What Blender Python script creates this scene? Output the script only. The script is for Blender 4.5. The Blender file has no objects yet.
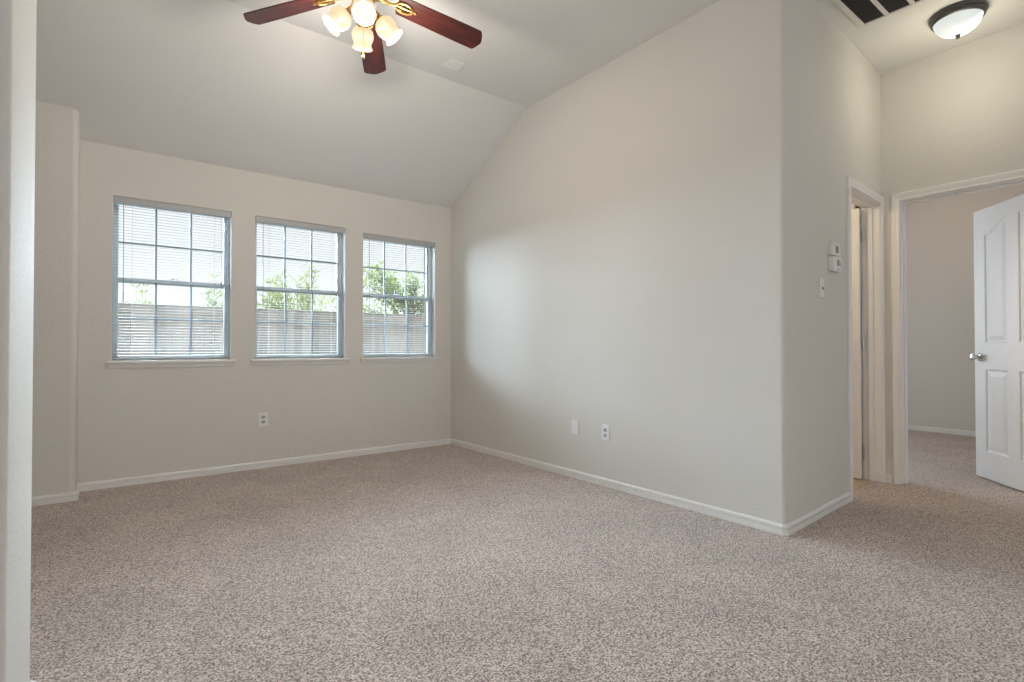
import bpy, bmesh, math, random
from mathutils import Vector, Matrix
PI = math.pi
S = bpy.context.scene
COL = S.collection

# ------------------------------------------------------------------ camera, sky, sun, exposure
CAM_H = 1.003
cd = bpy.data.cameras.new('camera'); cam = bpy.data.objects.new('camera', cd); COL.objects.link(cam)
cd.sensor_fit = 'HORIZONTAL'; cd.sensor_width = 36.0; cd.lens = 528.0 / 1024 * 36.0
cd.clip_start = 0.05; cd.clip_end = 300
cam.location = (0, 0, CAM_H)
cam.rotation_euler = (math.radians(90.65), 0, math.radians(-37.5))
S.camera = cam

w = bpy.data.worlds.new('sky'); S.world = w; w.use_nodes = True
bg = w.node_tree.nodes['Background']
bg.inputs[0].default_value = (0.93, 0.96, 1.0, 1); bg.inputs[1].default_value = 1.0


def light(name, kind, loc, energy, color, **kw):
    l = bpy.data.lights.new(name, kind); l.energy = energy; l.color = color
    o = bpy.data.objects.new(name, l); COL.objects.link(o); o.location = loc
    for k, v in kw.items(): setattr(l, k, v)
    return o


sun = light('hazy_sun', 'SUN', (1, 12, 6), 90.0, (0.69, 0.85, 1.0), angle=math.radians(110))
sd = Vector((-0.30, -0.92, -0.33))                      # the way the hazy daylight travels, in through the windows
sun.rotation_euler = sd.to_track_quat('-Z', 'Y').to_euler()

# fill lamp added in an opening of the unseen rear wall, behind the camera
rear = light('rear_fill', 'AREA', (0.9, -2.72, 1.25), 22.0, (0.92, 0.96, 1.0), shape='RECTANGLE', size=3.2, size_y=2.1)
rear.rotation_euler = (PI / 2, 0, 0)
bedroom_day = light('bedroom_daylight', 'AREA', (5.40, 3.36, 1.35), 22.0, (0.86, 0.93, 1.0), shape='RECTANGLE', size=1.1, size_y=1.3)
bedroom_day.rotation_euler = (-PI / 2, 0, 0)

S.view_settings.view_transform = 'Standard'; S.view_settings.look = 'None'
S.view_settings.gamma = 1.0; S.view_settings.use_curve_mapping = False
S.view_settings.exposure = 0.24
S.cycles.max_bounces = 12; S.cycles.diffuse_bounces = 8; S.cycles.transparent_max_bounces = 16
S.cycles.sample_clamp_indirect = 4.0
S.cycles.caustics_reflective = False; S.cycles.caustics_refractive = False

# ------------------------------------------------------------------ materials


def nodes(name):
    m = bpy.data.materials.new(name); m.use_nodes = True
    nt = m.node_tree; return m, nt, nt.nodes['Principled BSDF']


def N(nt, t, **kw):
    n = nt.nodes.new(t)
    for k, v in kw.items():
        if k in n.inputs: n.inputs[k].default_value = v
        else: setattr(n, k, v)
    return n


def plain(name, col, rough=0.5, metal=0.0, spec=0.5):
    m, nt, b = nodes(name)
    # a faint procedural mottling keeps the surface from reading as plastic
    g = N(nt, 'ShaderNodeNewGeometry'); no = N(nt, 'ShaderNodeTexNoise', Scale=35.0, Detail=2.0)
    nt.links.new(g.outputs['Position'], no.inputs['Vector'])
    r = N(nt, 'ShaderNodeMapRange'); r.inputs['To Min'].default_value = 0.96; r.inputs['To Max'].default_value = 1.04
    nt.links.new(no.outputs['Fac'], r.inputs['Value'])
    mx = N(nt, 'ShaderNodeVectorMath', operation='SCALE'); mx.inputs[0].default_value = col
    nt.links.new(r.outputs[0], mx.inputs['Scale']); nt.links.new(mx.outputs[0], b.inputs['Base Color'])
    b.inputs['Roughness'].default_value = rough; b.inputs['Metallic'].default_value = metal
    b.inputs['Specular IOR Level'].default_value = spec
    return m


def paint(name, col, bump=0.6, scale=60.0):
    """wall paint over orange-peel texture"""
    m, nt, b = nodes(name)
    g = N(nt, 'ShaderNodeNewGeometry')
    big = N(nt, 'ShaderNodeTexNoise', Scale=1.3, Detail=3.0)
    nt.links.new(g.outputs['Position'], big.inputs['Vector'])
    r = N(nt, 'ShaderNodeMapRange'); r.inputs['To Min'].default_value = 0.97; r.inputs['To Max'].default_value = 1.03
    nt.links.new(big.outputs['Fac'], r.inputs['Value'])
    mx = N(nt, 'ShaderNodeVectorMath', operation='SCALE'); mx.inputs[0].default_value = col
    nt.links.new(r.outputs[0], mx.inputs['Scale']); nt.links.new(mx.outputs[0], b.inputs['Base Color'])
    no = N(nt, 'ShaderNodeTexNoise', Scale=scale, Detail=3.0, Roughness=0.55)
    nt.links.new(g.outputs['Position'], no.inputs['Vector'])
    bp = N(nt, 'ShaderNodeBump', Strength=bump, Distance=0.004)
    nt.links.new(no.outputs['Fac'], bp.inputs['Height']); nt.links.new(bp.outputs[0], b.inputs['Normal'])
    b.inputs['Roughness'].default_value = 0.75; b.inputs['Specular IOR Level'].default_value = 0.25
    return m


def carpet(name):
    m, nt, b = nodes(name)
    g = N(nt, 'ShaderNodeNewGeometry')
    tuft = N(nt, 'ShaderNodeTexNoise', Scale=140.0, Detail=2.0, Roughness=0.6)
    cell = N(nt, 'ShaderNodeTexVoronoi', Scale=135.0); nt.links.new(g.outputs['Position'], cell.inputs['Vector'])
    sc = N(nt, 'ShaderNodeSeparateColor'); nt.links.new(cell.outputs['Color'], sc.inputs[0])
    k1 = N(nt, 'ShaderNodeMath', operation='MULTIPLY_ADD'); k1.inputs[1].default_value = 0.18; nt.links.new(sc.outputs[0], k1.inputs[0])
    k2 = N(nt, 'ShaderNodeMath', operation='MULTIPLY'); k2.inputs[1].default_value = 0.82
    nt.links.new(tuft.outputs['Fac'], k2.inputs[0]); nt.links.new(k2.outputs[0], k1.inputs[2])
    nt.links.new(g.outputs['Position'], tuft.inputs['Vector'])
    ramp = N(nt, 'ShaderNodeValToRGB')
    ramp.color_ramp.elements[0].position = 0.39; ramp.color_ramp.elements[0].color = (0.205, 0.163, 0.141, 1)
    ramp.color_ramp.elements[1].position = 0.62; ramp.color_ramp.elements[1].color = (0.765, 0.662, 0.605, 1)
    nt.links.new(k1.outputs[0], ramp.inputs['Fac'])
    big = N(nt, 'ShaderNodeTexNoise', Scale=2.2, Detail=4.0, Roughness=0.55, Distortion=0.6)
    nt.links.new(g.outputs['Position'], big.inputs['Vector'])
    r = N(nt, 'ShaderNodeMapRange'); r.inputs['From Min'].default_value = 0.3; r.inputs['From Max'].default_value = 0.7
    r.inputs['To Min'].default_value = 0.90; r.inputs['To Max'].default_value = 1.08
    nt.links.new(big.outputs['Fac'], r.inputs['Value'])
    mx = N(nt, 'ShaderNodeVectorMath', operation='SCALE')
    nt.links.new(ramp.outputs[0], mx.inputs[0]); nt.links.new(r.outputs[0], mx.inputs['Scale'])
    nt.links.new(mx.outputs[0], b.inputs['Base Color'])
    bp = N(nt, 'ShaderNodeBump', Strength=0.45, Distance=0.005)
    nt.links.new(tuft.outputs['Fac'], bp.inputs['Height']); nt.links.new(bp.outputs[0], b.inputs['Normal'])
    b.inputs['Roughness'].default_value = 1.0; b.inputs['Specular IOR Level'].default_value = 0.05
    b.inputs['Sheen Weight'].default_value = 0.15
    return m


def cherry(name):
    m, nt, b = nodes(name)
    tc = N(nt, 'ShaderNodeTexCoord'); mp = N(nt, 'ShaderNodeMapping'); mp.inputs['Scale'].default_value = (3.0, 42.0, 30.0)
    nt.links.new(tc.outputs['Object'], mp.inputs[0])
    no = N(nt, 'ShaderNodeTexNoise', Scale=1.0, Detail=5.0, Roughness=0.6, Distortion=0.4)
    nt.links.new(mp.outputs[0], no.inputs['Vector'])
    ramp = N(nt, 'ShaderNodeValToRGB')
    ramp.color_ramp.elements[0].position = 0.35; ramp.color_ramp.elements[0].color = (0.022, 0.0045, 0.0045, 1)
    ramp.color_ramp.elements[1].position = 0.70; ramp.color_ramp.elements[1].color = (0.080, 0.013, 0.009, 1)
    nt.links.new(no.outputs['Fac'], ramp.inputs['Fac']); nt.links.new(ramp.outputs[0], b.inputs['Base Color'])
    b.inputs['Roughness'].default_value = 0.38
    return m


def planks(name):
    m, nt, b = nodes(name)
    g = N(nt, 'ShaderNodeNewGeometry'); sp = N(nt, 'ShaderNodeSeparateXYZ'); nt.links.new(g.outputs['Position'], sp.inputs[0])
    d = N(nt, 'ShaderNodeMath', operation='DIVIDE'); d.inputs[1].default_value = 0.145
    nt.links.new(sp.outputs['X'], d.inputs[0])
    f = N(nt, 'ShaderNodeMath', operation='FLOOR'); nt.links.new(d.outputs[0], f.inputs[0])
    wn = N(nt, 'ShaderNodeTexWhiteNoise', noise_dimensions='1D'); nt.links.new(f.outputs[0], wn.inputs['W'])
    mp = N(nt, 'ShaderNodeMapping'); mp.inputs['Scale'].default_value = (30, 30, 2.5)
    nt.links.new(g.outputs['Position'], mp.inputs[0])
    no = N(nt, 'ShaderNodeTexNoise', Scale=1.0, Detail=5.0); nt.links.new(mp.outputs[0], no.inputs['Vector'])
    ad = N(nt, 'ShaderNodeMath', operation='MULTIPLY_ADD'); ad.inputs[1].default_value = 0.5
    nt.links.new(wn.outputs['Value'], ad.inputs[0])
    h = N(nt, 'ShaderNodeMath', operation='MULTIPLY'); h.inputs[1].default_value = 0.6
    nt.links.new(no.outputs['Fac'], h.inputs[0]); nt.links.new(h.outputs[0], ad.inputs[2])
    ramp = N(nt, 'ShaderNodeValToRGB')
    ramp.color_ramp.elements[0].position = 0.15; ramp.color_ramp.elements[0].color = (0.095, 0.074, 0.054, 1)
    ramp.color_ramp.elements[1].position = 0.85; ramp.color_ramp.elements[1].color = (0.215, 0.175, 0.135, 1)
    nt.links.new(ad.outputs[0], ramp.inputs['Fac']); nt.links.new(ramp.outputs[0], b.inputs['Base Color'])
    b.inputs['Roughness'].default_value = 0.9
    return m


def leafy(name, c0, c1):
    m, nt, b = nodes(name)
    g = N(nt, 'ShaderNodeNewGeometry'); no = N(nt, 'ShaderNodeTexNoise', Scale=9.0, Detail=2.0)
    nt.links.new(g.outputs['Position'], no.inputs['Vector'])
    ramp = N(nt, 'ShaderNodeValToRGB')
    ramp.color_ramp.elements[0].position = 0.3; ramp.color_ramp.elements[0].color = (*c0, 1)
    ramp.color_ramp.elements[1].position = 0.7; ramp.color_ramp.elements[1].color = (*c1, 1)
    nt.links.new(no.outputs['Fac'], ramp.inputs['Fac']); nt.links.new(ramp.outputs[0], b.inputs['Base Color'])
    b.inputs['Roughness'].default_value = 0.6
    tr = N(nt, 'ShaderNodeBsdfTranslucent'); nt.links.new(ramp.outputs[0], tr.inputs['Color'])
    mx = N(nt, 'ShaderNodeMixShader'); mx.inputs[0].default_value = 0.35
    out = nt.nodes['Material Output']
    nt.links.new(b.outputs[0], mx.inputs[1]); nt.links.new(tr.outputs[0], mx.inputs[2]); nt.links.new(mx.outputs[0], out.inputs[0])
    return m


def window_glass(name):
    m, nt, b = nodes(name)
    nt.nodes.remove(b); out = nt.nodes['Material Output']
    t = N(nt, 'ShaderNodeBsdfTransparent'); t.inputs[0].default_value = (0.965, 0.975, 0.97, 1)
    gl = N(nt, 'ShaderNodeBsdfGlossy'); gl.inputs['Roughness'].default_value = 0.02
    fr = N(nt, 'ShaderNodeFresnel'); fr.inputs['IOR'].default_value = 1.45
    mx = N(nt, 'ShaderNodeMixShader')
    nt.links.new(fr.outputs[0], mx.inputs[0]); nt.links.new(t.outputs[0], mx.inputs[1]); nt.links.new(gl.outputs[0], mx.inputs[2])
    nt.links.new(mx.outputs[0], out.inputs[0])
    return m


def lit_glass(name, col, strength, base=(0.9, 0.88, 0.82)):
    m, nt, b = nodes(name)
    g = N(nt, 'ShaderNodeNewGeometry'); no = N(nt, 'ShaderNodeTexNoise', Scale=22.0, Detail=3.0, Distortion=1.0)
    nt.links.new(g.outputs['Position'], no.inputs['Vector'])
    r = N(nt, 'ShaderNodeMapRange'); r.inputs['To Min'].default_value = strength * 0.9; r.inputs['To Max'].default_value = strength * 1.1
    nt.links.new(no.outputs['Fac'], r.inputs['Value'])
    nt.links.new(r.outputs[0], b.inputs['Emission Strength'])
    b.inputs['Base Color'].default_value = (*base, 1); b.inputs['Emission Color'].default_value = (*col, 1)
    b.inputs['Roughness'].default_value = 0.35
    return m


def bowl_glass(name):
    """frosted bowl glowing most around the bulb that sits off-centre inside it"""
    m, nt, b = nodes(name)
    tc = N(nt, 'ShaderNodeTexCoord'); d = N(nt, 'ShaderNodeVectorMath', operation='DISTANCE'); d.inputs[1].default_value = (0.045, -0.030, -0.09)
    nt.links.new(tc.outputs['Object'], d.inputs[0])
    r = N(nt, 'ShaderNodeMapRange', interpolation_type='SMOOTHSTEP'); r.inputs['From Min'].default_value = 0.045; r.inputs['From Max'].default_value = 0.125
    r.inputs['To Min'].default_value = 2.2; r.inputs['To Max'].default_value = 0.58
    nt.links.new(d.outputs['Value'], r.inputs['Value']); nt.links.new(r.outputs[0], b.inputs['Emission Strength'])
    b.inputs['Emission Color'].default_value = (0.94, 1.0, 0.97, 1); b.inputs['Base Color'].default_value = (0.22, 0.22, 0.21, 1)
    b.inputs['Roughness'].default_value = 0.4
    return m


def brick(name):
    m, nt, b = nodes(name)
    g = N(nt, 'ShaderNodeNewGeometry'); mp = N(nt, 'ShaderNodeMapping'); mp.inputs['Rotation'].default_value = (PI / 2, 0, 0)
    nt.links.new(g.outputs['Position'], mp.inputs[0])
    br = N(nt, 'ShaderNodeTexBrick', Scale=1.0)
    br.inputs['Color1'].default_value = (0.07, 0.04, 0.03, 1); br.inputs['Color2'].default_value = (0.055, 0.033, 0.025, 1)
    br.inputs['Mortar'].default_value = (0.10, 0.09, 0.08, 1); br.inputs['Mortar Size'].default_value = 0.01
    br.inputs['Brick Width'].default_value = 0.2; br.inputs['Row Height'].default_value = 0.075
    nt.links.new(mp.outputs[0], br.inputs['Vector']); nt.links.new(br.outputs['Color'], b.inputs['Base Color'])
    b.inputs['Roughness'].default_value = 0.9
    return m


def tile(name):
    m, nt, b = nodes(name)
    g = N(nt, 'ShaderNodeNewGeometry')
    br = N(nt, 'ShaderNodeTexBrick', Scale=1.0); br.offset = 0.0
    br.inputs['Color1'].default_value = (0.46, 0.36, 0.25, 1); br.inputs['Color2'].default_value = (0.50, 0.40, 0.29, 1)
    br.inputs['Mortar'].default_value = (0.32, 0.27, 0.22, 1); br.inputs['Mortar Size'].default_value = 0.006
    br.inputs['Brick Width'].default_value = 0.33; br.inputs['Row Height'].default_value = 0.33
    nt.links.new(g.outputs['Position'], br.inputs['Vector']); nt.links.new(br.outputs['Color'], b.inputs['Base Color'])
    b.inputs['Roughness'].default_value = 0.4
    return m


M = dict(
    wall=paint('beige_orange_peel_paint', (0.69, 0.668, 0.626)),
    ceil=paint('ceiling_paint', (0.755, 0.752, 0.737), 0.25, 60.0),
    trim=plain('white_trim_paint', (0.84, 0.83, 0.81), 0.38),
    door=plain('white_door_paint', (0.78, 0.79, 0.80), 0.42),
    vinyl=plain('white_vinyl', (0.62, 0.66, 0.68), 0.4),
    muntin=plain('shade_tinted_muntin', (0.22, 0.27, 0.30), 0.45),  # white vinyl bars, their backlit shade put into a blue-grey colour
    slat=plain('white_blind_slat', (0.44, 0.45, 0.45), 0.5),
    cord=plain('pale_cord', (0.55, 0.53, 0.48), 0.8),
    wand=plain('clear_wand', (0.30, 0.32, 0.32), 0.25),
    plate=plain('white_plastic', (0.80, 0.80, 0.79), 0.35),
    socket=plain('outlet_face', (0.42, 0.43, 0.43), 0.4),
    dark=plain('dark_slot', (0.03, 0.03, 0.03), 0.7),
    screen=plain('thermostat_display', (0.16, 0.15, 0.12), 0.25),
    carpet=carpet('taupe_carpet'), tile=tile('tan_tile'), brick=brick('dark_brick'),
    cherry=cherry('cherry_blade'),
    brass=plain('antique_brass', (0.62, 0.38, 0.13), 0.28, 1.0),
    nickel=plain('satin_nickel', (0.62, 0.62, 0.61), 0.28, 1.0),
    pewter=plain('dark_pewter', (0.10, 0.095, 0.09), 0.4, 0.6),
    grille=plain('white_grille', (0.72, 0.70, 0.66), 0.5),
    louver=plain('dark_filter', (0.050, 0.047, 0.043), 0.8),  # dark filter panels and the louvres over them
    fence=planks('weathered_fence'), bark=plain('bark', (0.10, 0.08, 0.06), 0.9),
    leaf=leafy('yellow_green_leaf', (0.09, 0.11, 0.03), (0.21, 0.22, 0.08)),
    leaf2=leafy('olive_leaf', (0.09, 0.12, 0.035), (0.19, 0.21, 0.08)),
    ground=plain('dry_lawn', (0.09, 0.09, 0.05), 0.95),
    glass=window_glass('window_glass'),
    shade=lit_glass('frosted_shade', (1.0, 0.80, 0.48), 0.68, (0.10, 0.09, 0.07)), bulb=lit_glass('fan_bulb', (1.0, 0.90, 0.70), 3.0),
    bowl=bowl_glass('alabaster_bowl'),
)

# ------------------------------------------------------------------ helpers


def obj(name, bm, mat, parent=None, smooth=None, kind=None):
    bmesh.ops.recalc_face_normals(bm, faces=bm.faces[:])
    me = bpy.data.meshes.new(name); bm.to_mesh(me); bm.free()
    me.materials.append(mat)
    o = bpy.data.objects.new(name, me); COL.objects.link(o)
    if parent is not None: o.parent = parent
    if smooth is not None:
        for p in me.polygons: p.use_smooth = True
        me.set_sharp_from_angle(angle=math.radians(smooth))
    if kind: o['kind'] = kind
    return o


def struct(name, bm, mat, parent=None, smooth=None):
    return obj(name, bm, mat, parent, smooth, 'structure' if parent is None else None)


def tag(o, label, cat, group=None):
    o['label'] = label; o['category'] = cat
    if group: o['group'] = group
    return o


def empty(name, loc=(0, 0, 0), rotz=0.0):
    o = bpy.data.objects.new(name, None); COL.objects.link(o); o.location = loc; o.rotation_euler = (0, 0, rotz)
    o.empty_display_size = 0.1
    return o


def thing(name, label, cat, loc=(0, 0, 0), rotz=0.0, group=None):
    return tag(empty(name, loc, rotz), label, cat, group)


def room(name, loc=(0, 0, 0), rotz=0.0):
    o = empty(name, loc, rotz); o['kind'] = 'structure'; return o


def B(): return bmesh.new()


def box(bm, lo, hi, bevel=0.0, mat=None, seg=1):
    vs = [bm.verts.new((x, y, z)) for x in (lo[0], hi[0]) for y in (lo[1], hi[1]) for z in (lo[2], hi[2])]
    F = [(0, 1, 3, 2), (4, 6, 7, 5), (0, 4, 5, 1), (2, 3, 7, 6), (0, 2, 6, 4), (1, 5, 7, 3)]
    fs = [bm.faces.new([vs[i] for i in f]) for f in F]
    if mat is not None:
        for v in vs: v.co = mat @ v.co
    if bevel:
        es = list({e for f in fs for e in f.edges})
        bmesh.ops.bevel(bm, geom=es, offset=bevel, segments=seg, profile=0.5, affect='EDGES')
    return bm


def prism(bm, pts, z0, z1):
    """closed footprint pts (x, y) pulled up from z0 to z1"""
    a = [bm.verts.new((p[0], p[1], z0)) for p in pts]; b = [bm.verts.new((p[0], p[1], z1)) for p in pts]
    n = len(pts)
    for i in range(n): bm.faces.new([a[i], a[(i + 1) % n], b[(i + 1) % n], b[i]])
    bm.faces.new(a[::-1]); bm.faces.new(b)
    return bm


def loft(bm, rings, closed=True, cap=True):
    vr = [[bm.verts.new(p) for p in r] for r in rings]
    n = len(vr[0])
    for i in range(len(vr) - 1):
        for k in range(n if closed else n - 1):
            bm.faces.new([vr[i][k], vr[i][(k + 1) % n], vr[i + 1][(k + 1) % n], vr[i + 1][k]])
    if cap and closed:
        bm.faces.new(vr[0][::-1]); bm.faces.new(vr[-1])
    return bm


def tube(bm, pts, r, n=8, cap=True):
    pts = [Vector(p) for p in pts]; rings = []
    rr = r if isinstance(r, (list, tuple)) else [r] * len(pts)
    t0 = (pts[1] - pts[0]).normalized(); ref = Vector((0, 0, 1)) if abs(t0.z) < 0.9 else Vector((1, 0, 0))
    for i, p in enumerate(pts):
        t = (pts[min(i + 1, len(pts) - 1)] - pts[max(i - 1, 0)]).normalized()
        a = t.cross(ref).normalized(); b = t.cross(a).normalized()
        rings.append([p + (a * math.cos(2 * PI * k / n) + b * math.sin(2 * PI * k / n)) * rr[i] for k in range(n)])
    return loft(bm, rings, True, cap)


def lathe(bm, prof, mat=None, n=32, cap=False):
    """profile [(r, z)] turned round z; a radius of 0 closes to a point"""
    rings = []
    for r, z in prof:
        if r < 1e-6: rings.append([bm.verts.new((0, 0, z))])
        else: rings.append([bm.verts.new((r * math.cos(2 * PI * k / n), r * math.sin(2 * PI * k / n), z)) for k in range(n)])
    for a, b in zip(rings, rings[1:]):
        for k in range(n):
            k2 = (k + 1) % n
            if len(a) == 1 and len(b) == 1: continue
            if len(a) == 1: bm.faces.new([a[0], b[k2], b[k]])
            elif len(b) == 1: bm.faces.new([a[k], a[k2], b[0]])
            else: bm.faces.new([a[k], a[k2], b[k2], b[k]])
    if cap:
        for r in (rings[0], rings[-1]):
            if len(r) > 1: bm.faces.new(r)
    if mat is not None:
        for r in rings:
            for v in r: v.co = mat @ v.co
    return bm


def arc(cx, cy, r, a0, a1, n=8):
    return [(cx + r * math.cos(math.radians(a0 + (a1 - a0) * i / n)), cy + r * math.sin(math.radians(a0 + (a1 - a0) * i / n))) for i in range(n + 1)]


def sweep(bm, path, prof):
    """profile [(out, z)] along an open plan path; 'out' goes to the left of the path's direction, corners mitred"""
    P = [Vector(p) for p in path]; rings = []
    for i, p in enumerate(P):
        d0 = (p - P[i - 1]).normalized() if i else None
        d1 = (P[i + 1] - p).normalized() if i < len(P) - 1 else None
        n0 = Vector((-d0.y, d0.x)) if d0 else None; n1 = Vector((-d1.y, d1.x)) if d1 else None
        if n0 is None: m = n1
        elif n1 is None: m = n0
        else:
            m = (n0 + n1).normalized(); m = m / max(0.3, m.dot(n1))
        rings.append([(p.x + m.x * o, p.y + m.y * o, z) for o, z in prof])
    return loft(bm, rings, True, True)


BASE_PROF = [(0.0005, 0.001), (0.015, 0.001), (0.016, 0.031), (0.002, 0.032), (0.002, 0.039), (0.013, 0.040), (0.012, 0.049), (0.008, 0.055), (0.003, 0.058), (0.0005, 0.058)]


def baseboard(name, path):
    return struct(name, sweep(B(), path, BASE_PROF), M['trim'])


CAS = [(0.0, 0.0), (0.0, 0.010), (0.006, 0.013), (0.014, 0.011), (0.020, 0.011), (0.030, 0.014), (0.048, 0.017), (0.054, 0.016), (0.057, 0.012), (0.057, 0.0)]


def casing(bm, org, u, n, u0, u1, zt, scale0=1.0, scale1=1.0):
    """moulded casing round an opening: org + u*s along the wall, n out of it; scale0/1 narrow the two legs"""
    rings = []
    cols = []
    for wd, t in CAS:
        pts = [(u0 - wd * scale0, 0.0), (u0 - wd * scale0, zt + wd), (u1 + wd * scale1, zt + wd), (u1 + wd * scale1, 0.0)]
        cols.append([(org[0] + u[0] * s + n[0] * (t + 0.0005), org[1] + u[1] * s + n[1] * (t + 0.0005), z) for s, z in pts])
    for i in range(4): rings.append([c[i] for c in cols])
    return loft(bm, rings, True, True)


# ------------------------------------------------------------------ plan measurements (metres)
YB = 4.74                       # window wall
XR = 2.85; XRA = 2.837             # long right wall, a hair off square
ZC = 3.055                      # flat ceiling
YK, ZE = 3.495, 2.447           # kink of the vault, height at the window wall
Bc = Vector((2.862, 1.352)); XE = 4.60
hd = Vector((1.72, 0.093)).normalized(); hn = Vector((hd.y, -hd.x))       # hall wall direction; hn looks into the hall
Lh = (XE - Bc.x) / hd.x


def hw(s, off=0.0):
    return (Bc.x + hd.x * s + hn.x * off, Bc.y + hd.y * s + hn.y * off)


# ------------------------------------------------------------------ shell
fl = B(); box(fl, (-2.4, -2.8, -0.12), (4.66, 4.86, 0.0)); struct('floor', fl, M['carpet'])
fl = B(); box(fl, (4.66, -1.4, -0.12), (7.85, 3.4, 0.0)); struct('floor_bedroom', fl, M['carpet'])

c = B()                                                             # vaulted ceiling, one solid
prof = [(-2.8, ZC), (YK, ZC), (4.86, ZE - (4.86 - YB) * (ZC - ZE) / (YB - YK))]
lo = [(y, z) for y, z in prof]; hi = [(y, z + 0.12) for y, z in reversed(prof)]
loft(c, [[(x, y, z) for y, z in lo + hi] for x in (-2.4, 4.72)]); struct('ceiling', c, M['ceil'])

WT = 0.15
wins = [(0.028, 0.790), (0.966, 1.722), (1.890, 2.650)]
Z0 = 0.905; ZT = [2.092, 2.088, 2.066]


def wall_grid(bm, us, vs, holes, to3, thick):
    """a wall face with holes on a shared grid, given thickness; to3(u, v, t) maps to space"""
    V = {}
    def v(i, j, t):
        k = (i, j, t)
        if k not in V: V[k] = bm.verts.new(to3(us[i], vs[j], t * thick))
        return V[k]
    solid = {(i, j) for i in range(len(us) - 1) for j in range(len(vs) - 1)
             if not any(a <= (us[i] + us[i + 1]) / 2 <= b and c0 <= (vs[j] + vs[j + 1]) / 2 <= d for a, b, c0, d in holes)}
    for i, j in solid:
        for t in (0, 1): bm.faces.new([v(i, j, t), v(i + 1, j, t), v(i + 1, j + 1, t), v(i, j + 1, t)])
        for di, dj, e in ((-1, 0, ((0, 0), (0, 1))), (1, 0, ((1, 0), (1, 1))), (0, -1, ((0, 0), (1, 0))), (0, 1, ((0, 1), (1, 1)))):
            if (i + di, j + dj) not in solid:
                (a, b), (a2, b2) = e
                bm.faces.new([v(i + a, j + b, 0), v(i + a2, j + b2, 0), v(i + a2, j + b2, 1), v(i + a, j + b, 1)])
    bmesh.ops.dissolve_limit(bm, angle_limit=0.01, verts=bm.verts[:], edges=bm.edges[:])
    return bm


us = sorted([-0.30, 2.95] + [x for a in wins for x in a])
HOLES = [(a, c2, Z0, z1) for (a, c2), z1 in zip(wins, ZT)]
b_ = wall_grid(B(), us, sorted([-0.12, Z0, 2.52] + ZT), HOLES, lambda u, v, t: (u, YB + t, v), WT)
wb = struct('wall_back', b_, M['wall'])
bv = wb.modifiers.new('bullnose', 'BEVEL'); bv.width = 0.012; bv.segments = 3; bv.limit_method = 'ANGLE'; bv.angle_limit = math.radians(60)

bk = wall_grid(B(), us[:1] + us[1:], sorted([-0.3, Z0, 2.45] + ZT), HOLES, lambda u, v, t: (u, YB + WT + t, v), 0.09)
struct('wall_exterior_absorber', bk, M['brick'])  # unseen dark cladding, added to cut the daylight bounced onto the fence

# nook wall that steps forward on the left, with a rounded corner
r = 0.036
fp = [(-2.4, 4.488)] + arc(-0.157 - r, 4.488 + r, r, -90, 0, 8) + [(-0.157, 4.86), (-2.4, 4.86)]
struct('wall_nook', prism(B(), fp, -0.1, 2.70), M['wall'], smooth=30)

# long right wall with its rounded outside corner
r = 0.02
a1 = math.degrees(math.atan2(hn.y, hn.x))
fp = [(2.97, 4.86), (XRA, 4.86)] + arc(2.868 + r, Bc.y + r + 0.001, r, 180, 270 + (a1 + 90), 8) + [hw(0.060), (2.97, Bc.y + 0.1)]
struct('wall_right', prism(B(), fp, -0.1, ZC + 0.05), M['wall'], smooth=30)

# hall wall with the bathroom doorway
S0, S1, ZD = 1.045, 1.700, 2.062
J = 0.018                                                            # jamb board
b_ = wall_grid(B(), [0.05, S0 - J, S1 + J, Lh + 0.05], [-0.1, -0.05, ZD + J, ZC + 0.05], [(S0 - J, S1 + J, -0.05, ZD + J)],
               lambda u, v, t: (*hw(u, -t), v), 0.12)
struct('wall_hall', b_, M['wall'])

# wall at the end of the hall with the bedroom doorway
D0, D1, ZB = 0.500, 1.325, 2.066
b_ = wall_grid(B(), [-2.8, D0 - J, D1 + J, 1.62], [-0.1, -0.05, ZB + J, ZC + 0.05], [(D0 - J, D1 + J, -0.05, ZB + J)],
               lambda u, v, t: (XE + t, u, v), 0.12)
struct('wall_end', b_, M['wall'])

# partition beside the camera, left and rear walls of the room
r = 0.015
fp = arc(-0.165 - r, 1.535 + r, r, -90, 0, 5) + arc(-0.165 - r, 2.02 - r, r, 0, 90, 5) + [(-2.4, 2.02), (-2.4, 1.535)]
struct('wall_partition', prism(B(), fp, -0.1, ZC + 0.05), M['wall'], smooth=30)
b_ = B(); box(b_, (-2.52, -2.8, -0.1), (-2.4, 4.86, 3.2)); struct('wall_left', b_, M['wall'])
b_ = wall_grid(B(), [-2.4, -0.75, 2.55, 4.72], [-0.1, 0.05, 2.35, 3.2], [(-0.75, 2.55, 0.05, 2.35)], lambda u, v, t: (u, -2.8 - t, v), 0.12)  # opening made for the added fill lamp
struct('wall_rear', b_, M['wall'])

# bedroom seen through the open door
b_ = B(); box(b_, (7.73, -1.4, -0.1), (7.85, 3.4, 2.75)); struct('wall_bedroom_far', b_, M['wall'])
b_ = B(); box(b_, (4.72, 3.4, -0.1), (7.85, 3.5, 2.75)); struct('wall_bedroom_left', b_, M['wall'])
b_ = B(); box(b_, (4.72, -1.5, -0.1), (7.85, -1.4, 2.75)); struct('wall_bedroom_right', b_, M['wall'])
b_ = B(); box(b_, (4.72, -1.5, 2.75), (7.85, 3.5, 2.85)); struct('ceiling_bedroom', b_, M['ceil'])
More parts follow.
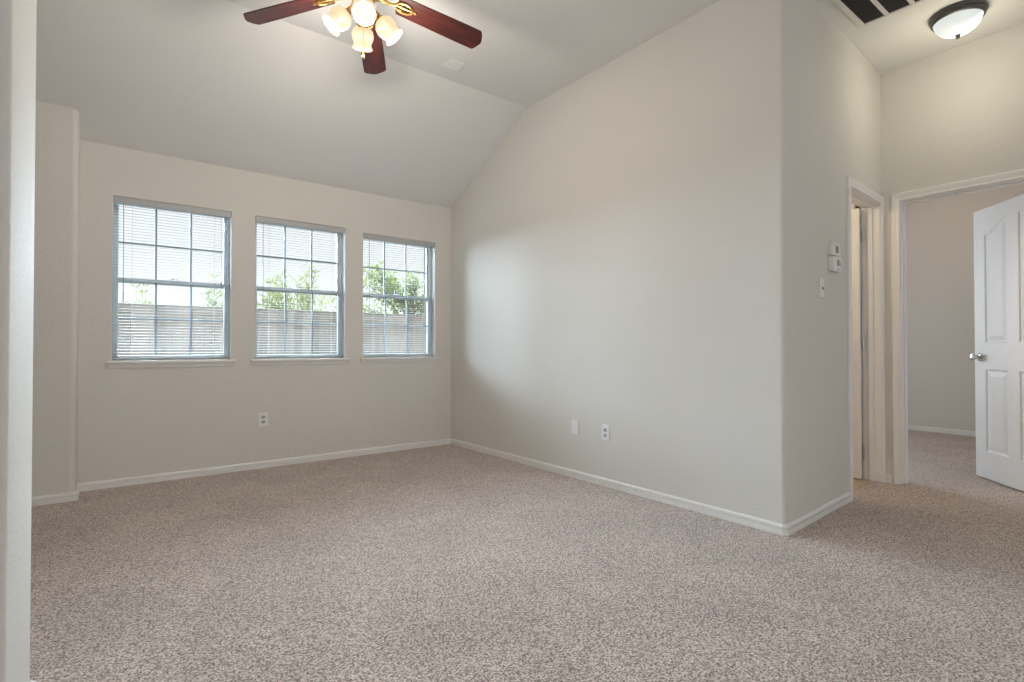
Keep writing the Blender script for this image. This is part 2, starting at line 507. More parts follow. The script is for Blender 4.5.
# bathroom behind the hall wall
b_ = B(); prism(b_, [hw(S0 - J, 0.0 - 0.06), hw(S1 + J, -0.06), (4.55, 3.3), (3.0, 3.3), (3.0, 1.48), hw(S0 - J, -0.12)], -0.05, 0.004)
struct('floor_bathroom', b_, M['tile'])
b_ = B(); box(b_, (4.60, 1.58, -0.1), (4.70, 3.4, 2.55)); struct('wall_bathroom_right', b_, M['wall'])
b_ = B(); box(b_, (2.97, 3.3, -0.1), (4.60, 3.4, 2.55)); struct('wall_bathroom_far', b_, M['wall'])
b_ = B(); box(b_, (2.97, 1.50, 2.45), (4.60, 3.3, 2.55)); struct('ceiling_bathroom', b_, M['ceil'])

# baseboards
baseboard('baseboard_back', [(XRA, YB), (-0.157, YB)])
baseboard('baseboard_nook', [(-0.157, YB - 0.0), (-0.157, 4.488), (-2.4, 4.488)])
baseboard('baseboard_right', [hw(S0 - 0.062), (2.879, 1.3525), (2.868, 1.366), (XRA + 0.0005, YB)])
baseboard('baseboard_partition', [(-2.4, 2.02), (-0.165, 2.02), (-0.165, 1.535), (-2.4, 1.535)])
baseboard('baseboard_end', [(XE, D1 + 0.06), (XE, hw(Lh)[1]), ][::1])
baseboard('baseboard_bedroom', [(7.73, -1.4), (7.73, 3.4)])


# door frames -----------------------------------------------------------------
def frame(name, org, u, n, u0, u1, zt, depth, s0=1.0, s1=1.0, stop=0.05):
    """casing on the room side, jamb boards and stop, for an opening u0..u1"""
    root = room(name, (0, 0, 0))
    struct('casing', casing(B(), org, u, n, u0 - 0.006, u1 + 0.006, zt + 0.006, s0, s1), M['trim'], root)
    mt = Matrix(((u[0], -n[0], 0, org[0]), (u[1], -n[1], 0, org[1]), (0, 0, 1, 0), (0, 0, 0, 1)))   # x along, y into the wall
    for a, b in ((u0 - J, u0), (u1, u1 + J)):
        q = B(); box(q, (a, -0.001, 0.002), (b, depth + 0.001, zt + J), 0.001, mt); struct('side_jamb', q, M['trim'], root)
    q = B(); box(q, (u0, -0.001, zt), (u1, depth + 0.001, zt + J), 0.001, mt); struct('head_jamb', q, M['trim'], root)
    q = B()
    for a, b in ((u0, u0 + 0.011), (u1 - 0.011, u1)): box(q, (a, stop, 0.002), (b, stop + 0.034, zt), 0.002, mt)
    box(q, (u0 + 0.011, stop, zt - 0.011), (u1 - 0.011, stop + 0.034, zt), 0.002, mt)
    struct('door_stop', q, M['trim'], root)
    return root


frame('trim_1', (Bc.x, Bc.y), hd, hn, S0, S1, ZD, 0.12, 1.0, 0.60, 0.045)
frame('trim_2', (XE, 0.0), Vector((0, 1)), Vector((-1, 0)), D0, D1, ZB, 0.12, 1.0, 0.85, 0.045)


# panel doors -----------------------------------------------------------------
def panel_depth(s, z, W):
    """depth of the moulded face at (s, z): two arched upper panels, two lower ones"""
    best = -1.0
    m = 0.118; cw = (W - 2 * m - 0.112) / 2
    for k, (a, b) in enumerate(((m, m + cw), (W - m - cw, W - m))):
        dx = min(s - a, b - s)
        t = (s - a) / cw if k == 0 else (b - s) / cw
        t = max(0.0, min(1.0, t)); sm = t * t * (3 - 2 * t)
        top = 1.838 + 0.092 * sm
        slope = 0.092 * 6 * t * (1 - t) / cw
        d1 = min(dx, z - 1.022, (top - z) / math.sqrt(1 + slope * slope))
        d2 = min(dx, z - 0.205, 0.822 - z)
        best = max(best, d1, d2)
    d = best
    if d <= 0: return 0.0
    if d < 0.008: return 0.0075 * d / 0.008
    if d < 0.018: return 0.0075
    if d < 0.050: return 0.0075 - 0.0060 * (d - 0.018) / 0.032
    return 0.0015


def door_leaf(name, W, Hh, T, step):
    """leaf along +x from the hinge at 0, y = 0..T, both faces moulded"""
    bm = B(); nx = int(round(W / step)); nz = int(round(Hh / step))
    G = []
    for side in (0, 1):
        rows = []
        for j in range(nz + 1):
            row = []
            for i in range(nx + 1):
                s, z = W * i / nx, Hh * j / nz
                d = panel_depth(s, z, W)
                row.append(bm.verts.new((s, d if side == 0 else T - d, z)))
            rows.append(row)
        for j in range(nz):
            for i in range(nx):
                q = [rows[j][i], rows[j][i + 1], rows[j + 1][i + 1], rows[j + 1][i]]
                bm.faces.new(q if side == 0 else q[::-1])
        G.append(rows)
    a, b = G
    for j in range(nz):
        for i in (0, nx): bm.faces.new([a[j][i], a[j + 1][i], b[j + 1][i], b[j][i]])
    for i in range(nx):
        for j in (0, nz): bm.faces.new([a[j][i], a[j][i + 1], b[j][i + 1], b[j][i]])
    return bm


def knob_set(root, W, T, z, side_in=0.06):
    """round knob and rosette on both faces"""
    for sgn, y in ((-1, 0.0), (1, T)):
        k = B()
        mt = Matrix.Translation((W - side_in, y, z)) @ Matrix.Rotation(PI / 2 * (1 if sgn < 0 else -1), 4, 'X')
        lathe(k, [(0, 0), (0.032, 0.0), (0.032, 0.004), (0.026, 0.009), (0.013, 0.012), (0.011, 0.030), (0.016, 0.036), (0.026, 0.042), (0.0285, 0.052), (0.025, 0.061), (0.014, 0.066), (0, 0.067)], mt, 24)
        o = struct('door_knob', k, M['nickel'], root, 40); o['label'] = 'round satin metal knob'
    q = B(); box(q, (W - 0.002, T / 2 - 0.011, z - 0.03), (W + 0.0012, T / 2 + 0.011, z + 0.03)); struct('latch_plate', q, M['nickel'], root)


def hinge(root, x, y, z, mt=None):
    q = B(); tube(q, [(x, y, z - 0.045), (x, y, z + 0.045)], 0.0065, 10)
    for dz in (-0.05, 0.05): lathe(q, [(0, -0.006), (0.005, -0.004), (0.006, 0), (0.005, 0.004), (0, 0.006)], Matrix.Translation((x, y, z + dz)), 10)
    struct('hinge', q, M['nickel'], root, 40)


# bedroom door, standing open into the bedroom: hinge at (4.752, 0.531), free edge at (5.359, 1.067)
hx, hy = 4.750, 0.529
ang = math.atan2(1.067 - hy, 5.359 - hx)
hx += 0.662 * 0.032; hy -= 0.749 * 0.032
d1 = room('door_1', (hx, hy, 0.012), ang)
T = 0.035
leaf = door_leaf('door_leaf', 0.808, 2.038, T, 0.005)
struct('door_panel', leaf, M['door'], d1)
knob_set(d1, 0.808, T, 0.914)
for z in (0.2, 1.02, 1.84): hinge(d1, 0.0, -0.006, z)

# bathroom door, swung in against the far jamb
d2 = room('door_2', (4.530, 1.560, 0.012), PI / 2 + 0.02)
struct('door_panel', door_leaf('door_leaf', 0.648, 2.038, T, 0.009), M['trim'], d2)
knob_set(d2, 0.648, T, 0.914)
for z in (0.2, 1.02, 1.84):
    hinge(d2, -0.012, 0.002, z)


# ------------------------------------------------------------------ windows
def rect_frame(bm, x0, x1, z0, z1, y0, y1, wd, bev=0.002):
    box(bm, (x0, y0, z0), (x0 + wd, y1, z1), bev); box(bm, (x1 - wd, y0, z0), (x1, y1, z1), bev)
    box(bm, (x0 + wd, y0, z0), (x1 - wd, y1, z0 + wd), bev); box(bm, (x0 + wd, y0, z1 - wd), (x1 - wd, y1, z1), bev)


def window(n, xa, xb, Z1):
    W = xb - xa; Hh = Z1 - Z0
    root = room('window_%d' % n, (xa, YB, Z0))
    f = B(); rect_frame(f, 0.001, W - 0.001, 0.0, Hh - 0.001, 0.082, 0.148, 0.014); struct('window_frame', f, M['vinyl'], root)
    zm = 0.592
    for nm, z0, z1, y0 in (('lower_sash', 0.013, zm + 0.018, 0.090), ('upper_sash', zm - 0.018, Hh - 0.010, 0.118)):
        s = B(); wd = 0.022
        rect_frame(s, 0.014, W - 0.014, z0, z1, y0, y0 + 0.026, wd)
        so = struct(nm, s, M['vinyl'], root)
        g0, g1, h0, h1 = 0.014 + wd, W - 0.014 - wd, z0 + wd, z1 - wd
        mb = B(); mw = 0.0068
        for k in (1, 2):
            x = g0 + (g1 - g0) * k / 3; box(mb, (x - mw, y0 + 0.006, h0), (x + mw, y0 + 0.020, h1), 0.002)
        zz = (h0 + h1) / 2; box(mb, (g0, y0 + 0.0065, zz - mw), (g1, y0 + 0.0195, zz + mw), 0.002)
        struct('muntin', mb, M['muntin'], so)
        gl = B(); box(gl, (g0 - 0.004, y0 + 0.0115, h0 - 0.004), (g1 + 0.004, y0 + 0.0145, h1 + 0.004)); struct('pane', gl, M['glass'], so)
    lk = B(); box(lk, (W / 2 - 0.03, 0.082, zm + 0.022), (W / 2 + 0.03, 0.100, zm + 0.030), 0.002)
    lathe(lk, [(0.011, 0), (0.011, 0.008), (0, 0.010)], Matrix.Translation((W / 2, 0.09, zm + 0.028)), 12); struct('sash_lock', lk, M['vinyl'], root)
    sl = B()                                                           # stool with a rounded nose, horns past the opening, apron under it
    box(sl, (-0.034, -0.034, -0.024), (W + 0.034, -0.0005, -0.001), 0.008, seg=3)
    box(sl, (0.003, -0.006, -0.022), (W - 0.003, 0.084, -0.001), 0.001); struct('window_sill', sl, M['trim'], root, 40)
    ap = B(); rings = []
    pr = [(-0.0006, -0.0245), (-0.016, -0.0245), (-0.016, -0.032), (-0.012, -0.040), (-0.010, -0.050), (-0.006, -0.055), (-0.0006, -0.055)]
    loft(ap, [[(x, y, z) for y, z in pr] for x in (-0.020, W + 0.020)]); struct('apron', ap, M['trim'], root)
    return root


for i, (xa, xb) in enumerate(wins): window(i + 1, xa, xb, ZT[i])


# ------------------------------------------------------------------ blinds
def make_blind(W, Z1, label, tilt_deg=3.0):
    Hh = Z1 - Z0
    t = thing('window_blind', label, 'blind', (0, 0, 0), 0, 'open horizontal blinds in the three windows')
    h = B(); box(h, (0.004, 0.012, Hh - 0.040), (W - 0.004, 0.050, Hh - 0.003), 0.003); obj('headrail', h, M['slat'], t)
    va = B(); box(va, (0.003, 0.004, Hh - 0.047), (W - 0.003, 0.0085, Hh - 0.002), 0.001)
    obj('valance', va, M['slat'], t)
    yc = 0.034; sw = 0.0125; ta = math.radians(tilt_deg)
    s = B(); z = 0.035; zs = []
    while z < Hh - 0.055:
        zs.append(z); z += 0.0213
    for z in zs:
        top, bot = [], []
        for k in range(5):
            q = -1 + k / 2.0
            cr = 0.0009 * (1 - q * q)
            y = yc + q * sw * math.cos(ta); zz = z + q * sw * math.sin(ta) + cr
            top.append((y, zz + 0.0003)); bot.append((y, zz - 0.0003))
        ring = top + bot[::-1]
        loft(s, [[(x, y, zz) for y, zz in ring] for x in (0.008, W - 0.008)])
    obj('slats', s, M['slat'], t, 50)
    br = B(); box(br, (0.007, yc - 0.012, 0.006), (W - 0.007, yc + 0.012, 0.019), 0.004, seg=2); obj('bottom_rail', br, M['slat'], t)
    for x in (0.115, W - 0.115):
        lc = B()
        for y in (yc - 0.0132, yc + 0.0132): tube(lc, [(x, y, 0.018), (x, y, Hh - 0.042)], 0.0007, 5)
        obj('ladder_cord', lc, M['cord'], t)
    wd = B(); tube(wd, [(0.062, 0.011, Hh - 0.045), (0.064, 0.010, 0.50)], 0.0028, 6)
    tube(wd, [(0.064, 0.010, 0.50), (0.064, 0.010, 0.42)], 0.0042, 8); obj('tilt_wand', wd, M['wand'], t)
    pc = B(); tube(pc, [(W - 0.068, 0.011, Hh - 0.045), (W - 0.070, 0.010, 0.62)], 0.0012, 5)
    pco = obj('pull_cord', pc, M['cord'], t)
    ts = B(); lathe(ts, [(0, 0.032), (0.003, 0.030), (0.006, 0.006), (0.0065, 0), (0, -0.002)], Matrix.Translation((W - 0.070, 0.010, 0.588)), 10)
    obj('tassel', ts, M['wand'], pco, 40)
    return t


def dup(root, loc):
    r_ = root.copy(); COL.objects.link(r_); r_.location = loc
    for ch in list(root.children):
        c_ = ch.copy(); COL.objects.link(c_); c_.parent = r_
        for g in list(ch.children):
            d_ = g.copy(); COL.objects.link(d_); d_.parent = c_
    return r_


b0 = make_blind(wins[0][1] - wins[0][0], ZT[0], 'white slatted blind in the window nearest the stepped-out wall corner')
b0.location = (wins[0][0], YB, Z0)
b1 = make_blind(wins[1][1] - wins[1][0], ZT[1], 'white slatted blind in the middle one of the three windows, bushy plant behind it')
b1.location = (wins[1][0], YB, Z0)
b2 = make_blind(wins[2][1] - wins[2][0], ZT[2], 'white slatted blind in the window nearest the room corner, leafy tree behind it')
b2.location = (wins[2][0], YB, Z0)


# ------------------------------------------------------------------ wall plates
def wall_plate(name, label, cat, loc, rotz, kind, group=None):
    """local: x along the wall, -y out of it, z up"""
    t = thing(name, label, cat, loc, rotz, group)
    p = B(); box(p, (-0.036, -0.0065, -0.058), (0.036, -0.0003, 0.058), 0.003, seg=2); obj('cover_plate', p, M['plate'], t)
    if kind == 'duplex':
        for z in (-0.0195, 0.0195):
            q = B(); ring = []
            pts = [(0.0165 * math.cos(a), 0.0145 * math.sin(a)) for a in [2 * PI * k / 20 for k in range(20)]]
            pts = [(max(-0.0165, min(0.0165, x * 1.1)), max(-0.0125, min(0.0125, y * 1.0))) for x, y in pts]
            loft(q, [[(x, yy, z + zz) for x, zz in pts] for yy in (-0.0062, -0.0085)]); r_ = obj('receptacle', q, M['socket'], t)
            s_ = B()
            for x in (-0.0065, 0.0065): box(s_, (x - 0.0012, -0.0090, z - 0.001), (x + 0.0012, -0.0083, z + 0.008))
            lathe(s_, [(0, -0.0003), (0.0026, -0.0003), (0.0026, 0.0004), (0, 0.0005)], Matrix.Translation((0, -0.0087, z - 0.0065)) @ Matrix.Rotation(PI / 2, 4, 'X'), 10)
            obj('slot', s_, M['dark'], r_)
        screws = [0.0]
    elif kind == 'blank': screws = [-0.041, 0.041]
    else:
        q = B(); box(q, (-0.0055, -0.0085, -0.012), (0.0055, -0.006, 0.012), 0.001)
        mt = Matrix.Translation((0, -0.008, 0)) @ Matrix.Rotation(math.radians(25), 4, 'X')
        box(q, (-0.004, -0.011, -0.005), (0.004, 0.0, 0.006), 0.001, mt); obj('toggle', q, M['socket'], t)
        screws = [-0.030, 0.030]
    for z in screws:
        q = B(); lathe(q, [(0.0032, 0), (0.0030, 0.001), (0, 0.0014)], Matrix.Translation((0, -0.0064, z)) @ Matrix.Rotation(PI / 2, 4, 'X'), 10)
        obj('screw', q, M['plate'], t)
    return t


wall_plate('electrical_outlet', 'white duplex outlet low on the window wall below the windows', 'outlet', (1.033, YB, 0.402), 0, 'duplex')
wall_plate('blank_wall_plate', 'plain white blank plate on the long right wall, beside the duplex outlet', 'wall plate', (2.8535, 2.922, 0.390), -PI / 2 + 0.0089, 'blank')
wall_plate('electrical_outlet', 'white duplex outlet low on the long right wall, right of the blank plate', 'outlet', (2.8563, 2.612, 0.386), -PI / 2 + 0.0089, 'duplex')
ha = math.atan2(hd.y, hd.x)
wall_plate('light_switch', 'white toggle light switch below the thermostat on the hall wall', 'light switch', (*hw(0.533), 1.356), ha, 'toggle')

t = thing('alarm_keypad', 'small off-white wall unit with a dark display directly above the thermostat', 'keypad', (*hw(0.715), 1.610), ha)
q = B(); box(q, (-0.062, -0.026, -0.040), (0.062, -0.0004, 0.040), 0.004, seg=2); obj('housing', q, M['plate'], t)
q = B(); box(q, (-0.012, -0.0275, -0.024), (0.034, -0.0255, 0.018), 0.001); obj('display', q, M['screen'], t)
t = thing('thermostat', 'off-white wall thermostat with a small display and side dial above the switch', 'thermostat', (*hw(0.722), 1.517), ha)
q = B(); box(q, (-0.072, -0.032, -0.046), (0.066, -0.0004, 0.042), 0.004, seg=2); obj('housing', q, M['plate'], t)
q = B(); box(q, (-0.014, -0.0335, -0.012), (0.012, -0.0315, 0.026), 0.001); obj('display', q, M['screen'], t)
q = B(); box(q, (0.018, -0.0335, -0.014), (0.030, -0.0315, 0.026), 0.001); obj('button', q, M['socket'], t)
q = B(); lathe(q, [(0, 0), (0.014, 0), (0.014, 0.008), (0.011, 0.010), (0, 0.010)], Matrix.Translation((0.046, -0.0318, 0.004)) @ Matrix.Rotation(PI / 2, 4, 'X'), 20); obj('dial', q, M['plate'], t, 40)
q = B(); box(q, (-0.02, -0.033, -0.036), (0.045, -0.0315, -0.030)); obj('slot', q, M['socket'], t)

# ------------------------------------------------------------------ ceiling pieces
t = thing('ceiling_cover_plate', 'small square white cover plate on the flat ceiling beyond the fan', 'cover plate', (1.985, 3.272, ZC))
q = B(); box(q, (-0.060, -0.055, -0.012), (0.060, 0.055, -0.0004), 0.004, seg=2); obj('plate', q, M['plate'], t)
for x in (-0.042, 0.042):
    q = B(); lathe(q, [(0.004, 0), (0.0035, -0.001), (0, -0.0015)], Matrix.Translation((x, 0, -0.012)), 10); obj('screw', q, M['plate'], t)

# return-air grille
vx0, vx1, vy0, vy1 = 3.270, 3.812, 0.740, 1.302
t = thing('return_air_grille', 'white ceiling air grille with dark panels near the round hall light', 'air vent', (vx1, vy1, ZC))
L_, Wd = vx1 - vx0, vy1 - vy0
def gb(bm, x0, x1, y0, y1, z0, z1, bev=0.002): box(bm, (x0 - vx1, y0 - vy1, z0), (x1 - vx1, y1 - vy1, z1), bev)
f = B()
gb(f, vx0, vx1, vy0, vy0 + 0.030, -0.016, -0.0004); gb(f, vx0, vx1, vy1 - 0.030, vy1, -0.016, -0.0004)
gb(f, vx0, vx0 + 0.030, vy0 + 0.03, vy1 - 0.03, -0.016, -0.0004); gb(f, vx1 - 0.030, vx1, vy0 + 0.03, vy1 - 0.03, -0.016, -0.0004)
obj('frame', f, M['grille'], t)
f = B(); gb(f, vx0 + 0.03, vx1 - 0.03, vy0 + 0.03, vy1 - 0.03, -0.004, -0.0006, 0); obj('filter', f, M['louver'], t)
ys = [vy1 - 0.030 - 0.107 - 0.1315 * k for k in range(3)]
for y in ys:
    f = B(); gb(f, vx0 + 0.028, vx1 - 0.028, y - 0.0245, y, -0.014, -0.003); obj('divider_bar', f, M['grille'], t)
f = B()
for k in range(34):                                                  # fine louvres in front of the filter
    x = vx0 + 0.036 + k * 0.0142
    mt = Matrix.Translation((x - vx1, -Wd / 2, -0.008)) @ Matrix.Rotation(math.radians(35), 4, 'Y')
    box(f, (-0.005, -(Wd / 2 - 0.03), -0.0004), (0.005, Wd / 2 - 0.03, 0.0004), 0, mt)
obj('louvers', f, M['louver'], t)

# round hall light
lx, ly = 4.140, 0.890; K = 0.80
t = thing('flush_ceiling_light', 'round frosted glass ceiling light with a dark metal ring in the hall', 'ceiling light', (lx, ly, ZC))
q = B(); lathe(q, [(0.0, -0.0005), (0.138, -0.0005), (0.142, -0.008), (0.140, -0.020), (0.134, -0.026), (0.135, -0.034), (0.130, -0.044), (0.122, -0.048), (0.118, -0.040), (0, -0.038)], None, 56); obj('ring', q, M['pewter'], t, 35)
q = B(); lathe(q, [(0.120, -0.042), (0.117, -0.055), (0.108, -0.078), (0.090, -0.100), (0.066, -0.117), (0.039, -0.128), (0.016, -0.132), (0, -0.132)], None, 56); obj('glass_bowl', q, M['bowl'], t, 60)
q = B(); lathe(q, [(0, -0.129), (0.014, -0.130), (0.015, -0.136), (0.009, -0.140), (0.012, -0.146), (0.010, -0.153), (0.004, -0.158), (0, -0.160)], None, 20); obj('finial', q, M['pewter'], t, 40)
lo_ = light('hall_lamp', 'POINT', (lx, ly, ZC - 0.34), 3.7, (1.0, 0.91, 0.68), shadow_soft_size=0.10)

# ------------------------------------------------------------------ ceiling fan
FX, FY = 1.062, 2.672
fan = thing('ceiling_fan', 'five-blade dark cherry wood ceiling fan with four lit tulip glass shades', 'ceiling fan', (FX, FY, ZC))
zb = -0.162                                                           # blade height under the ceiling
q = B(); lathe(q, [(0.0, -0.0005), (0.075, -0.0005), (0.078, -0.012), (0.066, -0.040), (0.036, -0.056), (0, -0.056)], None, 32); obj('ceiling_canopy', q, M['brass'], fan, 40)
q = B(); lathe(q, [(0, -0.050), (0.050, -0.052), (0.100, -0.066), (0.124, -0.090), (0.128, -0.128), (0.118, -0.156), (0.095, -0.178), (0.070, -0.190), (0, -0.190)], None, 40); obj('motor_housing', q, M['brass'], fan, 40)
q = B(); lathe(q, [(0, -0.185), (0.052, -0.188), (0.046, -0.215), (0.058, -0.235), (0.062, -0.258), (0.056, -0.284), (0.042, -0.300), (0.020, -0.308), (0.010, -0.318), (0, -0.322)], None, 32); obj('light_fitter', q, M['brass'], fan, 40)


DROOP = math.radians(8.7)


def blade_mesh():
    """blade along +x, pitched about its own length, with a shaped tip"""
    out = []
    n = 14
    for i in range(n + 1):
        x = 0.185 + (0.612 - 0.185) * i / n
        hwid = 0.062 + 0.0085 * min(1.0, (x - 0.185) / 0.35)
        out.append((x, hwid))
    tip = [(0.626, 0.0705), (0.634, 0.068), (0.643, 0.056), (0.650, 0.040), (0.657, 0.020), (0.662, 0.0)]
    up = out + tip
    pts = [(0.178, 0.040)] + up
    ring = [(x, y) for x, y in pts] + [(x, -y) for x, y in reversed(pts) if y > 1e-6]
    bm = B(); prism(bm, ring, -0.0035, 0.0035)
    rot = Matrix.Translation((0, 0, zb)) @ Matrix.Rotation(DROOP, 4, 'Y') @ Matrix.Rotation(math.radians(-12), 4, 'X')
    for v in bm.verts:
        v.co.x *= 1.035; v.co = rot @ v.co
    return bm


def iron_mesh():
    bm = B()
    rot = Matrix.Translation((0, 0, zb)) @ Matrix.Rotation(DROOP, 4, 'Y') @ Matrix.Rotation(math.radians(-12), 4, 'X')
    # curved arm from the motor, splitting into an oval loop screwed under the blade
    tube(bm, [(0.080, 0, -0.182), (0.110, 0, -0.196), (0.145, 0, -0.200), rot @ Vector((0.180, 0, -0.010))], [0.011, 0.010, 0.009, 0.009], 10)
    loop = []
    for k in range(25):
        a = 2 * PI * k / 24
        loop.append(rot @ Vector((0.222 + 0.046 * math.cos(a), 0.030 * math.sin(a), -0.009)))
    tube(bm, loop, 0.0062, 8)
    tube(bm, [rot @ Vector((0.176, 0, -0.008)), rot @ Vector((0.285, 0, -0.008))], 0.005, 8)
    for x, y in ((0.205, 0.022), (0.205, -0.022), (0.285, 0.0)):
        lathe(bm, [(0, -0.016), (0.007, -0.014), (0.009, -0.009), (0.009, -0.004)], rot @ Matrix.Translation((x, y, 0)), 10)
    return bm


A0 = 61.7
bl = obj('blade', blade_mesh(), M['cherry'], fan, 30); ir = obj('blade_iron', iron_mesh(), M['brass'], fan, 45)
bl.rotation_euler = ir.rotation_euler = (0, 0, math.radians(A0))
for k in range(1, 5):
    for o in (bl, ir):
        c_ = o.copy(); COL.objects.link(c_); c_.parent = fan; c_.rotation_euler = (0, 0, math.radians(A0 + 72 * k))


def shade_mesh():
    """tulip glass, mouth along -z, neck at 0"""
    bm = B(); n = 40
    prof = [(0.024, 0.0), (0.038, -0.005), (0.052, -0.020), (0.0585, -0.042), (0.057, -0.060), (0.050, -0.078), (0.0465, -0.090), (0.048, -0.098), (0.054, -0.106), (0.0555, -0.112)]
    inner = [(max(0.004, r_ - 0.0028), z + 0.001) for r_, z in reversed(prof)]
    lathe(bm, prof + inner, None, n)
    for v in bm.verts:                                                # softly scalloped lip
        k = max(0.0, (-v.co.z - 0.080) / 0.024)
        a = math.atan2(v.co.y, v.co.x); s = 1 + 0.012 * k * math.cos(8 * a); v.co.x *= s; v.co.y *= s
    return bm


def holder_mesh():
    bm = B(); lathe(bm, [(0, 0.020), (0.014, 0.020), (0.020, 0.010), (0.027, 0.004), (0.028, -0.008), (0.024, -0.008), (0, -0.006)], None, 24); return bm


def bulb_mesh():
    bm = B(); lathe(bm, [(0.010, -0.006), (0.012, -0.018), (0.019, -0.032), (0.0235, -0.048), (0.022, -0.062), (0.013, -0.073), (0, -0.076)], None, 20); return bm


first = None
for k, deg in enumerate((164, 250, 340, 70)):
    a = math.radians(deg); tilt = math.radians(43)
    neck = Vector((0.086 * math.cos(a), 0.086 * math.sin(a), -0.311))
    rot = (Matrix.Rotation(a, 4, 'Z') @ Matrix.Rotation(-tilt, 4, 'Y')).to_euler()
    arm = B()
    ca, sa = math.cos(a), math.sin(a)
    tube(arm, [(0.045 * ca, 0.045 * sa, -0.276), (0.064 * ca, 0.064 * sa, -0.271), (0.078 * ca, 0.078 * sa, -0.284), (0.084 * ca, 0.084 * sa, -0.300)], 0.008, 10)
    obj('lamp_arm', arm, M['brass'], fan, 45)
    if first is None:
        sh = obj('lamp_shade', shade_mesh(), M['shade'], fan, 60); ho = obj('lamp_holder', holder_mesh(), M['brass'], fan, 45); bu = obj('light_bulb', bulb_mesh(), M['bulb'], sh, 60)
        first = (sh, ho, bu)
    else:
        sh = first[0].copy(); ho = first[1].copy(); bu = first[2].copy()
        for o in (sh, ho, bu): COL.objects.link(o)
        sh.parent = fan; ho.parent = fan; bu.parent = sh
    sh.location = neck; ho.location = neck; sh.rotation_euler = rot; ho.rotation_euler = rot
    axis = Matrix.Rotation(a, 3, 'Z') @ Matrix.Rotation(-tilt, 3, 'Y') @ Vector((0, 0, -1))
    lp = Vector((FX, FY, ZC)) + neck + axis * 0.140
    light('fan_lamp', 'POINT', lp, 11.5, (1.0, 0.91, 0.80), shadow_soft_size=0.07)
pc = B(); tube(pc, [(0.0, 0.0, -0.318), (0.0, 0.0, -0.505)], 0.0014, 6); pco = obj('pull_chain', pc, M['brass'], fan)
fb = B(); lathe(fb, [(0, 0), (0.004, -0.003), (0.0075, -0.014), (0.006, -0.024), (0.003, -0.030), (0, -0.031)], Matrix.Translation((0, 0, -0.502)), 12); obj('chain_fob', fb, M['brass'], pco, 45)

# ------------------------------------------------------------------ lamps of the rooms behind the doors
light('bathroom_lamp', 'POINT', (3.7, 2.3, 2.25), 15.0, (1.0, 0.80, 0.58), shadow_soft_size=0.12)
light('bedroom_lamp', 'POINT', (6.7, 1.6, 2.58), 4.5, (1.0, 0.64, 0.36), shadow_soft_size=0.12)

# ------------------------------------------------------------------ outside
g = B(); box(g, (-30, 4.9, -0.4), (40, 60, -0.2)); struct('ground', g, M['ground'])
fy = 9.70; fz = -0.2; ft = 1.635
fence = thing('wooden_fence', 'weathered grey-brown wooden plank fence behind the windows', 'fence', (-5.0, fy, fz))
def ob(bm, x0, x1, y0, y1, z0, z1, bev=0.0): box(bm, (x0 + 5.0, y0 - fy, z0 - fz), (x1 + 5.0, y1 - fy, z1 - fz), bev)
rnd = random.Random(4)
q = B(); x = -5.0
while x < 12.0:
    dz = rnd.uniform(-0.006, 0.004); ob(q, x + 0.0006, x + 0.1444, fy + rnd.uniform(0, 0.005), fy + 0.018, fz + 0.03, ft - 0.02 + dz); x += 0.145
obj('board_panel', q, M['fence'], fence)
q = B(); ob(q, -5, 12, fy - 0.055, fy + 0.075, ft - 0.018, ft + 0.020, 0.004); obj('cap_board', q, M['fence'], fence)
for z0, z1 in ((ft - 0.115, ft - 0.024), (0.70, 0.79), (0.0, 0.09)):
    q = B(); ob(q, -5, 12, fy - 0.030, fy - 0.001, z0, z1, 0.003); obj('rail', q, M['fence'], fence)
x = -4.9
while x < 12:
    q = B(); ob(q, x, x + 0.09, fy + 0.019, fy + 0.109, fz - 0.02, ft - 0.02); obj('post', q, M['fence'], fence); x += 2.4


def leaf(bm, p, d, n, L, Wd):
    """pointed leaf folded along its midrib, from p along d"""
    d = d.normalized(); s = d.cross(n)
    if s.length < 1e-3: s = d.cross(Vector((1, 0, 0.3)))
    s.normalize(); n = s.cross(d).normalized()
    a = bm.verts.new(p); m1 = bm.verts.new(p + d * L * 0.5 - n * Wd * 0.12); tip = bm.verts.new(p + d * L - n * L * 0.12)
    l = bm.verts.new(p + d * L * 0.45 + s * Wd * 0.5 + n * Wd * 0.15); r_ = bm.verts.new(p + d * L * 0.45 - s * Wd * 0.5 + n * Wd * 0.15)
    bm.faces.new([a, m1, l]); bm.faces.new([l, m1, tip]); bm.faces.new([a, r_, m1]); bm.faces.new([r_, tip, m1])


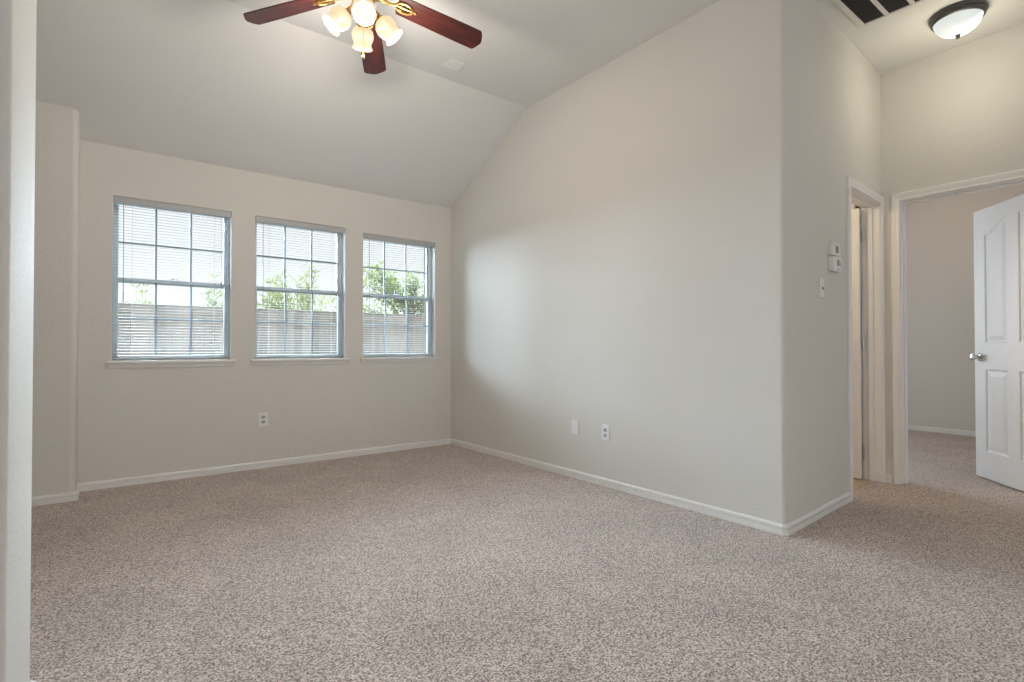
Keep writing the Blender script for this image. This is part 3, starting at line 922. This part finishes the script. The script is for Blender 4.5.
def frond_plant(label, cat, loc, hgt, nst, spread, seed, mat, L=0.16, Wd=0.045, lower=0.0):
    """many long shoots from one base, leaflets in pairs along each"""
    rd = random.Random(seed); t = thing('feathery_shrub', label, cat, loc)
    st, lv = B(), B()
    for i in range(nst):
        az = rd.uniform(0, 2 * PI); out = spread * math.sqrt(rd.random()); h = hgt * (1.0 - 0.45 * (out / spread) ** 2) * rd.uniform(0.78, 1.0)
        pts = []
        for k in range(9):
            u = k / 8.0
            pts.append(Vector((math.cos(az) * out * u ** 1.6, math.sin(az) * out * u ** 1.6, h * (u - 0.10 * u * u * out))))
        tube(st, pts, [0.014 * (1 - 0.8 * k / 8) for k in range(9)], 5)
        for k in range(3 if lower else 1, 9):
            for m in range(3):
                u = min(1.0, (k + m / 3.0) / 8.0)
                kk = min(7, int(u * 8)); p = pts[kk].lerp(pts[kk + 1], u * 8 - kk)
                td = (pts[kk + 1] - pts[kk]).normalized()
                sd_ = td.cross(Vector((rd.uniform(-1, 1), rd.uniform(-1, 1), 0.4))).normalized()
                for sg in (1, -1):
                    leaf(lv, p, td * 0.75 + sd_ * sg + Vector((0, 0, rd.uniform(-0.2, 0.2))), Vector((rd.uniform(-.4, .4), rd.uniform(-.4, .4), 1)), L * rd.uniform(0.7, 1.2), Wd * rd.uniform(0.8, 1.2))
    obj('stems', st, M['bark'], t); obj('foliage', lv, mat, t)
    return t


def leafy_tree(label, loc, crown, rad, nleaf, seed, mat, L=0.14, Wd=0.075):
    rd = random.Random(seed); t = thing('leafy_tree', label, 'tree', loc)
    tr = B(); cz = crown
    tube(tr, [(0, 0, -0.02), (0.03, 0.02, 0.7), (0.0, 0.03, cz - rad[2] * 0.5), (0.05, 0, cz + rad[2] * 0.3)], [0.09, 0.075, 0.055, 0.02], 9)
    tips = []
    for i in range(26):
        az = rd.uniform(0, 2 * PI); el = rd.uniform(-0.5, 1.3); rr = rd.uniform(0.65, 1.0)
        e = Vector((math.cos(az) * math.cos(el) * rad[0] * rr, math.sin(az) * math.cos(el) * rad[1] * rr, cz + math.sin(el) * rad[2] * rr))
        s0 = Vector((0, 0.02, cz - rad[2] * rd.uniform(0.2, 0.9))); mid = s0.lerp(e, 0.5) + Vector((0, 0, 0.10))
        tube(tr, [s0, mid, e], [0.025, 0.015, 0.005], 5); tips.append((s0, mid, e))
    obj('trunk', tr, M['bark'], t)
    lv = B()
    for i in range(nleaf):
        s0, mid, e = rd.choice(tips); u = rd.uniform(0.25, 1.05)
        p = (s0.lerp(mid, u * 2) if u < 0.5 else mid.lerp(e, u * 2 - 1)) + Vector((rd.gauss(0, 0.11), rd.gauss(0, 0.11), rd.gauss(0, 0.09)))
        leaf(lv, p, Vector((rd.uniform(-1, 1), rd.uniform(-1, 1), rd.uniform(-0.8, 0.5))), Vector((rd.uniform(-.6, .6), rd.uniform(-.6, .6), 1)), L * rd.uniform(0.7, 1.3), Wd * rd.uniform(0.7, 1.2))
    obj('crown', lv, mat, t)
    return t


frond_plant('bushy yellow-green plant with upright shoots above the fence, behind the middle window', 'shrub', (3.30, 11.8, -0.2), 3.0, 130, 1.35, 3, M['leaf'], 0.26, 0.034)
leafy_tree('leafy yellow-green tree above the fence, behind the window nearest the room corner', (6.05, 12.0, -0.2), 2.40, (1.95, 1.1, 0.95), 2100, 8, M['leaf2'])
frond_plant('low leafy shrub topping the fence behind the right panes of the leftmost window', 'shrub', (1.55, 10.75, -0.2), 2.52, 50, 0.58, 12, M['leaf2'], 0.20, 0.03)
frond_plant('sparse shrub tip topping the fence behind the left panes of the leftmost window', 'shrub', (0.46, 10.75, -0.2), 2.36, 22, 0.42, 15, M['leaf2'], 0.18, 0.03)
